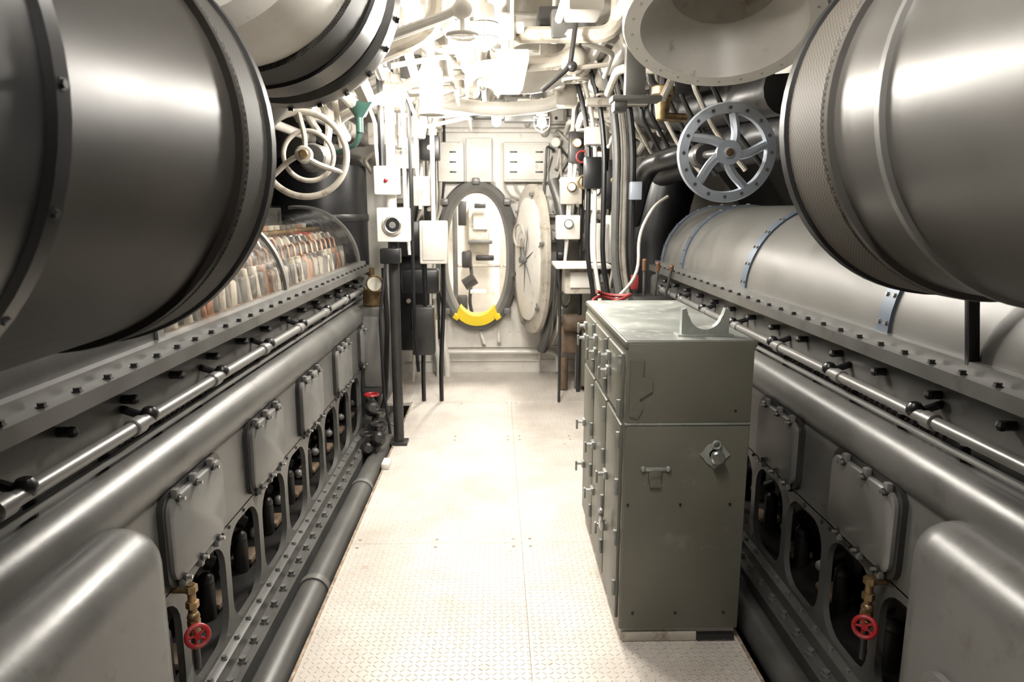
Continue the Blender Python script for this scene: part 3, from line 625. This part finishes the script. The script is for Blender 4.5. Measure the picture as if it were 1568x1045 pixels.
b.tube([(.02,6.85,.42),(.02,6.80,.38),(.02,6.80,.32)],.018,CREAM,8); b.tube([(-.16,6.85,.42),(-.14,6.80,.36),(-.12,6.80,.30)],.018,CREAM,8)
b.done()
b=B('door_interlock_gear')
b.tube([(.50,6.4,1.85),(.58,6.3,1.6),(.58,6.3,.9),(.46,6.4,.45),(.42,6.5,.3)],.05,GRAY,12,fil=.2)
for z in (1.5,1.2,.95): b.box((.58,6.25,z),(.09,.1,.06),DGRAY,.01)
b.box((.66,6.35,.78),(.22,.3,.28),OLIVE,.02); b.box((.70,6.3,.45),(.26,.3,.24),BROWN,.03); b.box((.86,6.2,.5),(.24,.3,.9),OLIVE,.02)
b.cyl((.58,6.1,.62),(.80,6.1,.62),.08,BROWN,16,bev=.01); b.cyl((.60,6.15,.3),(.60,6.15,.01),.035,BROWN,12); b.cyl((.75,6.2,.34),(.75,6.2,0),.05,OLIVE,12)
b.torus((.60,6.1,.85),(1,-.6,0),.09,.011,OLIVE)
for i in range(10): 
    x=.47+.05*i; b.tube([(x,6.5,.3+.05*(i%3)),(x+.03,6.3,.5),(x+.05,6.3,1.0+.04*(i%4))],.012,random.choice((BROWN,DGRAY,CREAM2,OLIVE)),8)
b.done()
# ------------------------------------------------------------------ left post cluster
b=B('gauge_post')
b.cyl((-.68,4.7,0),(-.68,4.7,1.45),.035,DGRAY,16); b.cyl((-.68,4.7,1.4),(-.68,4.7,2.45),.03,CREAM,16); b.cyl((-.73,4.66,1.75),(-.73,4.66,2.5),.02,BLACK,10)
b.box((-.665,4.66,1.50),(.21,.10,.22),CREAM,.012); b.cyl((-.665,4.61,1.50),(-.665,4.59,1.50),.068,CREAM2,24,bev=.005); b.cyl((-.665,4.59,1.50),(-.665,4.585,1.50),.05,BLACK,20); b.torus((-.665,4.587,1.5),Y1,.05,.008,STEEL,24,8); b.cyl((-.665,4.585,1.5),(-.665,4.582,1.5),.022,GRAYL,16)
b.box((-.70,4.66,1.78),(.16,.10,.18),CREAM,.012); b.sph((-.70,4.6,1.78),.014,RED); b.box((-.69,4.64,1.30),(.13,.09,.10),BLACK,.01)
b.box((-.68,4.7,.01),(.12,.12,.02),DGRAY,.004)
for i,(x,m,zb) in enumerate(((-.60,CREAM,1.3),(-.56,BLACK,.5),(-.52,CREAM2,1.6),(-.78,CREAM,1.7))):
    b.tube([(x-.15,4.75,2.55),(x,4.75,2.3-.05*i),(x,4.75,zb+.3),(x+.02,4.75,zb)],.012,m,8)
b.tube([(-.72,4.6,1.25),(-.76,4.55,.9),(-.74,4.5,.4),(-.70,4.45,.15)],.010,BLACK,8)
b.done()
b=B('junction_box'); b.box((-.50,5.7,1.34),(.22,.12,.34),CREAM,.012); b.box((-.50,5.635,1.34),(.17,.012,.28),CREAM,.005); b.tube([(-.50,5.7,1.5),(-.50,5.7,2.2),(-.42,5.8,2.45)],.018,CREAM,8)
for x in (-.58,-.43): b.tube([(x,5.7,1.2),(x,5.72,.9),(x-.04,5.8,.3),(x-.04,5.8,.0)],.018,BLACK,8)
b.box((-.6,5.75,.62),(.18,.16,.4),DGRAY,.015); b.box((-.62,5.8,1.02),(.3,.14,.2),BLACK,.02); b.done()
b=B('switch_box_cluster')
for x,y,z,w,h,m in ((-.72,5.9,2.05,.18,.26,CREAM),(-.55,6.1,2.1,.16,.2,BLACK),(-.64,6.2,1.75,.15,.25,CREAM),(-.85,5.5,2.15,.2,.16,CREAM),(-.58,6.3,1.6,.08,.3,DGRAY),(-.75,6.1,1.35,.2,.3,BLACK),(-.78,6.3,.8,.3,.9,BLACK)):
    b.box((x,y,z),(w,.14,h),m,.012); b.cyl((x,y,z),(x,y-.09,z),.02,CREAM2,10); b.tube([(x,y,z+h/2-.02),(x,y,z+.35),(x+.1,y+.1,2.55)],.015,CREAM,8); b.tube([(x+.03,y,z-h/2+.02),(x+.03,y,z-.4),(x,y+.1,z-.8 if z>1 else .02)],.014,random.choice((BLACK,CREAM)),8)
b.cyl((-.60,5.5,2.12),(-.60,5.5,2.28),.07,CREAM,18,bev=.01)
b.done()
b=B('exhaust_tank'); b.cyl((-1.45,5.95,0),(-1.45,5.95,2.0),.38,BLACK,40,bev=.06); b.rev([(.385,0),(.39,.01),(.39,.05),(.385,.06)],(-1.45,5.95,1.5),Z1,DGRAY,40); b.tube([(-1.45,5.95,1.9),(-1.45,5.95,2.15),(-1.3,5.6,2.2)],.12,BLACK,14); b.done()
b=B('lube_oil_strainer')
b.box((-.87,4.95,.62),(.17,.22,.62),GRAY,.02); b.box((-.87,4.84,.62),(.12,.02,.5),GRAYL,.008); b.cyl((-.87,4.95,.93),(-.87,4.95,1.05),.07,BRASS,18,bev=.01); b.cyl((-.83,4.84,1.1),(-.83,4.80,1.1),.06,BRASS,20,bev=.006); b.cyl((-.83,4.80,1.1),(-.83,4.797,1.1),.048,DIAL,20); b.cyl((-.87,4.95,1.0),(-.87,4.95,1.2),.02,BRASS)
b.cyl((-.87,4.95,.32),(-.87,4.95,-.05),.04,DGRAY); b.tube([(-.78,4.9,1.2),(-.76,4.85,.8),(-.78,4.8,.3),(-.85,4.7,.05)],.018,BLACK,8); b.done()
b=B('drain_manifold')
for i,(x,y,z) in enumerate(((-.85,4.45,.05),(-.80,4.6,.16),(-.86,4.7,.25),(-.78,4.45,.12))):
    b.sph((x,y,z),.055,DGRAY,12); b.cyl((x,y,z),(x+.02,y-.1,z+.03),.025,DGRAY,10); b.torus((x,y,z+.1),Z1,.045,.008,RED if i==2 else DGRAY,20,6); b.cyl((x,y,z),(x,y,z+.1),.012,DGRAY,8); b.cyl((x-.04,y,z+.1),(x+.04,y,z+.1),.005,RED if i==2 else DGRAY,6)
b.tube([(-.82,4.4,.0),(-.80,4.5,.1),(-.82,4.75,.2),(-.9,4.8,.3)],.03,DGRAY,10); b.box((-.80,4.55,-.05),(.14,.5,.06),DGRAY,.01); b.box((-.70,4.25,.02),(.05,.12,.04),CREAM,.008); b.done()
b=B('green_funnel'); o=V((-.76,4.1,2.14)); b.rev([(.02,-.12),(.02,-.04),(.07,.03),(.08,.04),(.065,.04),(.015,-.03)],o,Z1,GREEN,24); b.tube([o-Z1*.1,o+V((-.02,.02,-.18)),o+V((-.15,.1,-.22))],.015,GREEN,8); b.tube([o+V((-.12,.1,-.22)),o+V((-.2,.2,.3))],.018,CREAM2,8); b.done()
# ------------------------------------------------------------------ right cluster
b=B('log_desk'); b.box((.66,5.55,1.17),(.42,.45,.03),CREAM,.006); b.box((.66,5.6,1.05),(.26,.3,.2),CREAM2,.01); b.box((.66,5.44,1.06),(.18,.015,.12),CREAM,.004)
for x in (.52,.83): b.tube([(x,5.74,1.16),(x,5.74,0)],.012,DGRAY,8)
b.box((.80,5.6,1.34),(.16,.14,.30),CREAM,.012); b.box((.80,5.53,1.34),(.12,.012,.24),CREAM,.004); b.done()
b=B('control_panel_stand')
for x,z,w,h,m in ((.60,1.45,.2,.2,CREAM),(.62,1.75,.18,.22,CREAM2),(.82,1.72,.16,.26,CREAM),(.84,2.0,.18,.2,BLACK),(.66,2.1,.12,.25,DGRAY),(.98,1.8,.16,.4,BLACK),(1.0,1.35,.2,.4,CREAM)):
    b.box((x,6.0,z),(w,.12,h),m,.01); b.cyl((x,5.94,z+.03),(x,5.91,z+.03),.04,BRASS if m!=CREAM else GRAYL,16,bev=.005); b.cyl((x,5.91,z+.03),(x,5.907,z+.03),.03,DIAL,16)
    b.tube([(x,6.0,z+h/2-.01),(x,6.0,z+.3),(x+.05,6.1,2.5)],.014,m,8); b.tube([(x,6.0,z-h/2+.01),(x-.03,6.0,z-.4),(x-.03,6.1,z-.7)],.014,CREAM,8)
b.torus((.70,5.9,2.02),(0,-1,0),.045,.009,REDD,24); b.torus((.72,5.9,1.82),(0,-1,0),.05,.01,BRASS,24)
for x in (.72,1.1): b.cyl((x,6.08,0),(x,6.08,2.4),.018,DGRAY,8)
b.done()
b=B('conduit_riser')
for i,(x,y,r,m) in enumerate(((.80,4.8,.028,GRAY),(.86,4.85,.022,CREAM2),(.74,4.95,.018,BLACK),(.92,4.9,.03,DGRAY),(.70,5.1,.015,CREAM),(.66,5.15,.018,BLACK))):
    b.tube([(x-.12,y,2.55),(x-.04,y,2.3),(x,y,2.0),(x,y,1.25),(x+.06,y,.95),(x+.06,y,0.0)],r,m,10,fil=.15)
b.box((.70,5.08,2.1),(.16,.12,.12),CREAM,.01); b.box((.68,5.1,1.85),(.12,.1,.22),BLACK,.01); b.box((.93,4.8,1.72),(.08,.06,.12),ALU,.008); b.box((.78,4.75,2.28),(.40,.08,.05),CREAM2,.01)
b.tube([(1.10,4.6,1.68),(.99,4.5,1.62),(.88,4.4,1.45),(.87,4.3,1.2),(.7,4.2,1.05)],.010,CREAM2,8,fil=.12)
b.done()
b=B('red_air_hose'); pts=[]
for i in range(48):
    t=i*.32; pts.append((.66+.11*math.cos(t)+.01*math.sin(3*t),4.0+.11*math.sin(t),1.03+.0020*i+.015*math.sin(t*1.7)))
b.tube(pts,.010,REDD,8,fil=.02)
b.cyl((.66,4.0,0),(.66,4.0,.99),.04,DGRAY,12); b.box((.66,4.0,1.0),(.26,.26,.02),DGRAY,.004); b.box((.66,4.0,.01),(.2,.2,.02),DGRAY,.004); b.done()
b=B('engine_control_levers')
for i in range(3): x=.99+.07*i; b.cyl((x,4.7,1.0),(x-.02+.02*i,4.62,1.22),.010,STEELD,8); b.cyl((x-.02+.02*i,4.62,1.20),(x-.025+.02*i,4.60,1.28-.02*i),.014,WOOD,10,bev=.005)
b.box((1.05,4.72,.95),(.3,.2,.16),DGRAY,.02); b.box((1.05,4.72,.43),(.16,.14,.9),DGRAY,.01); b.box((.92,4.68,1.12),(.05,.04,.10),REDD,.01); b.done()
b=B('exhaust_ducting')
b.tube([(1.35,5.95,.2),(1.35,5.95,1.5),(1.5,5.9,2.1)],.22,BLACK,24,fil=.3); b.tube([(1.0,5.6,2.35),(1.15,4.6,2.2),(1.35,3.4,2.15)],.12,DGRAY,18,fil=.3)
b.tube([(1.55,2.9,1.95),(1.4,3.9,1.98),(1.25,5.4,1.9)],.13,BLACK,18,fil=.3); b.tube([(1.0,5.3,1.5),(1.05,5.1,1.9),(1.2,4.4,1.95)],.07,BLACK,14,fil=.2)
b.tube([(1.1,3.5,2.35),(1.05,4.4,2.3),(1.0,5.2,2.38)],.035,DGRAY,10); b.box((1.0,4.0,2.28),(.14,.3,.16),BLACK,.02)
for i in range(8): y=3.4+i*.25; b.tube([(.92+.03*(i%3),y,2.5),(.98,y,2.2),(1.12,y+.08,2.0),(1.3,y+.1,1.8)],.013,random.choice((BLACK,DGRAY,DGRAY,CREAM2)),8)
b.done()
b=B('bronze_relief_valve'); o=V((.84,3.7,2.16)); b.cyl(o,o-Z1*.12,.045,BRASS,16,r2=.03,bev=.008); b.cyl(o,o+Z1*.05,.058,BRASS,16,bev=.008); b.cyl(o,o+Z1*.3,.02,DGRAY,8); b.cyl(o-Z1*.1,o+V((.13,.05,-.1)),.022,BRASS,10); b.done()
b=B('overhead_bracket'); b.box((.62,3.3,2.20),(.09,.05,.24),GRAYL,.008); b.box((.62,3.27,2.08),(.22,.10,.025),GRAYL,.006); b.box((.55,3.27,2.05),(.06,.08,.05),GRAY,.01)
b.cyl((.62,3.3,2.3),(.62,3.3,2.72),.02,GRAYL,10); b.tube([(.74,3.27,2.08),(.80,3.3,2.2),(.95,3.4,2.5)],.018,CREAM2,8); b.done()
# ------------------------------------------------------------------ world, camera
w=bpy.data.worlds.new('World'); bpy.context.scene.world=w; w.use_nodes=True
w.node_tree.nodes['Background'].inputs[0].default_value=(.9,.88,.85,1); w.node_tree.nodes['Background'].inputs[1].default_value=.05
cam=bpy.data.cameras.new('camera'); co=bpy.data.objects.new('camera',cam); bpy.context.scene.collection.objects.link(co)
cam.sensor_width=36; cam.lens=1080/1568*36; cam.clip_start=.02
cam.dof.use_dof=True; cam.dof.focus_distance=2.5; cam.dof.aperture_fstop=6.3
co.location=(0,0,H); th=math.radians(10.6); ps=math.radians(1.25)
co.rotation_euler=(math.pi/2-th,0,-ps)
bpy.context.scene.camera=co
sc=bpy.context.scene
sc.view_settings.view_transform='Standard'; sc.view_settings.look='None'; sc.view_settings.exposure=-.10
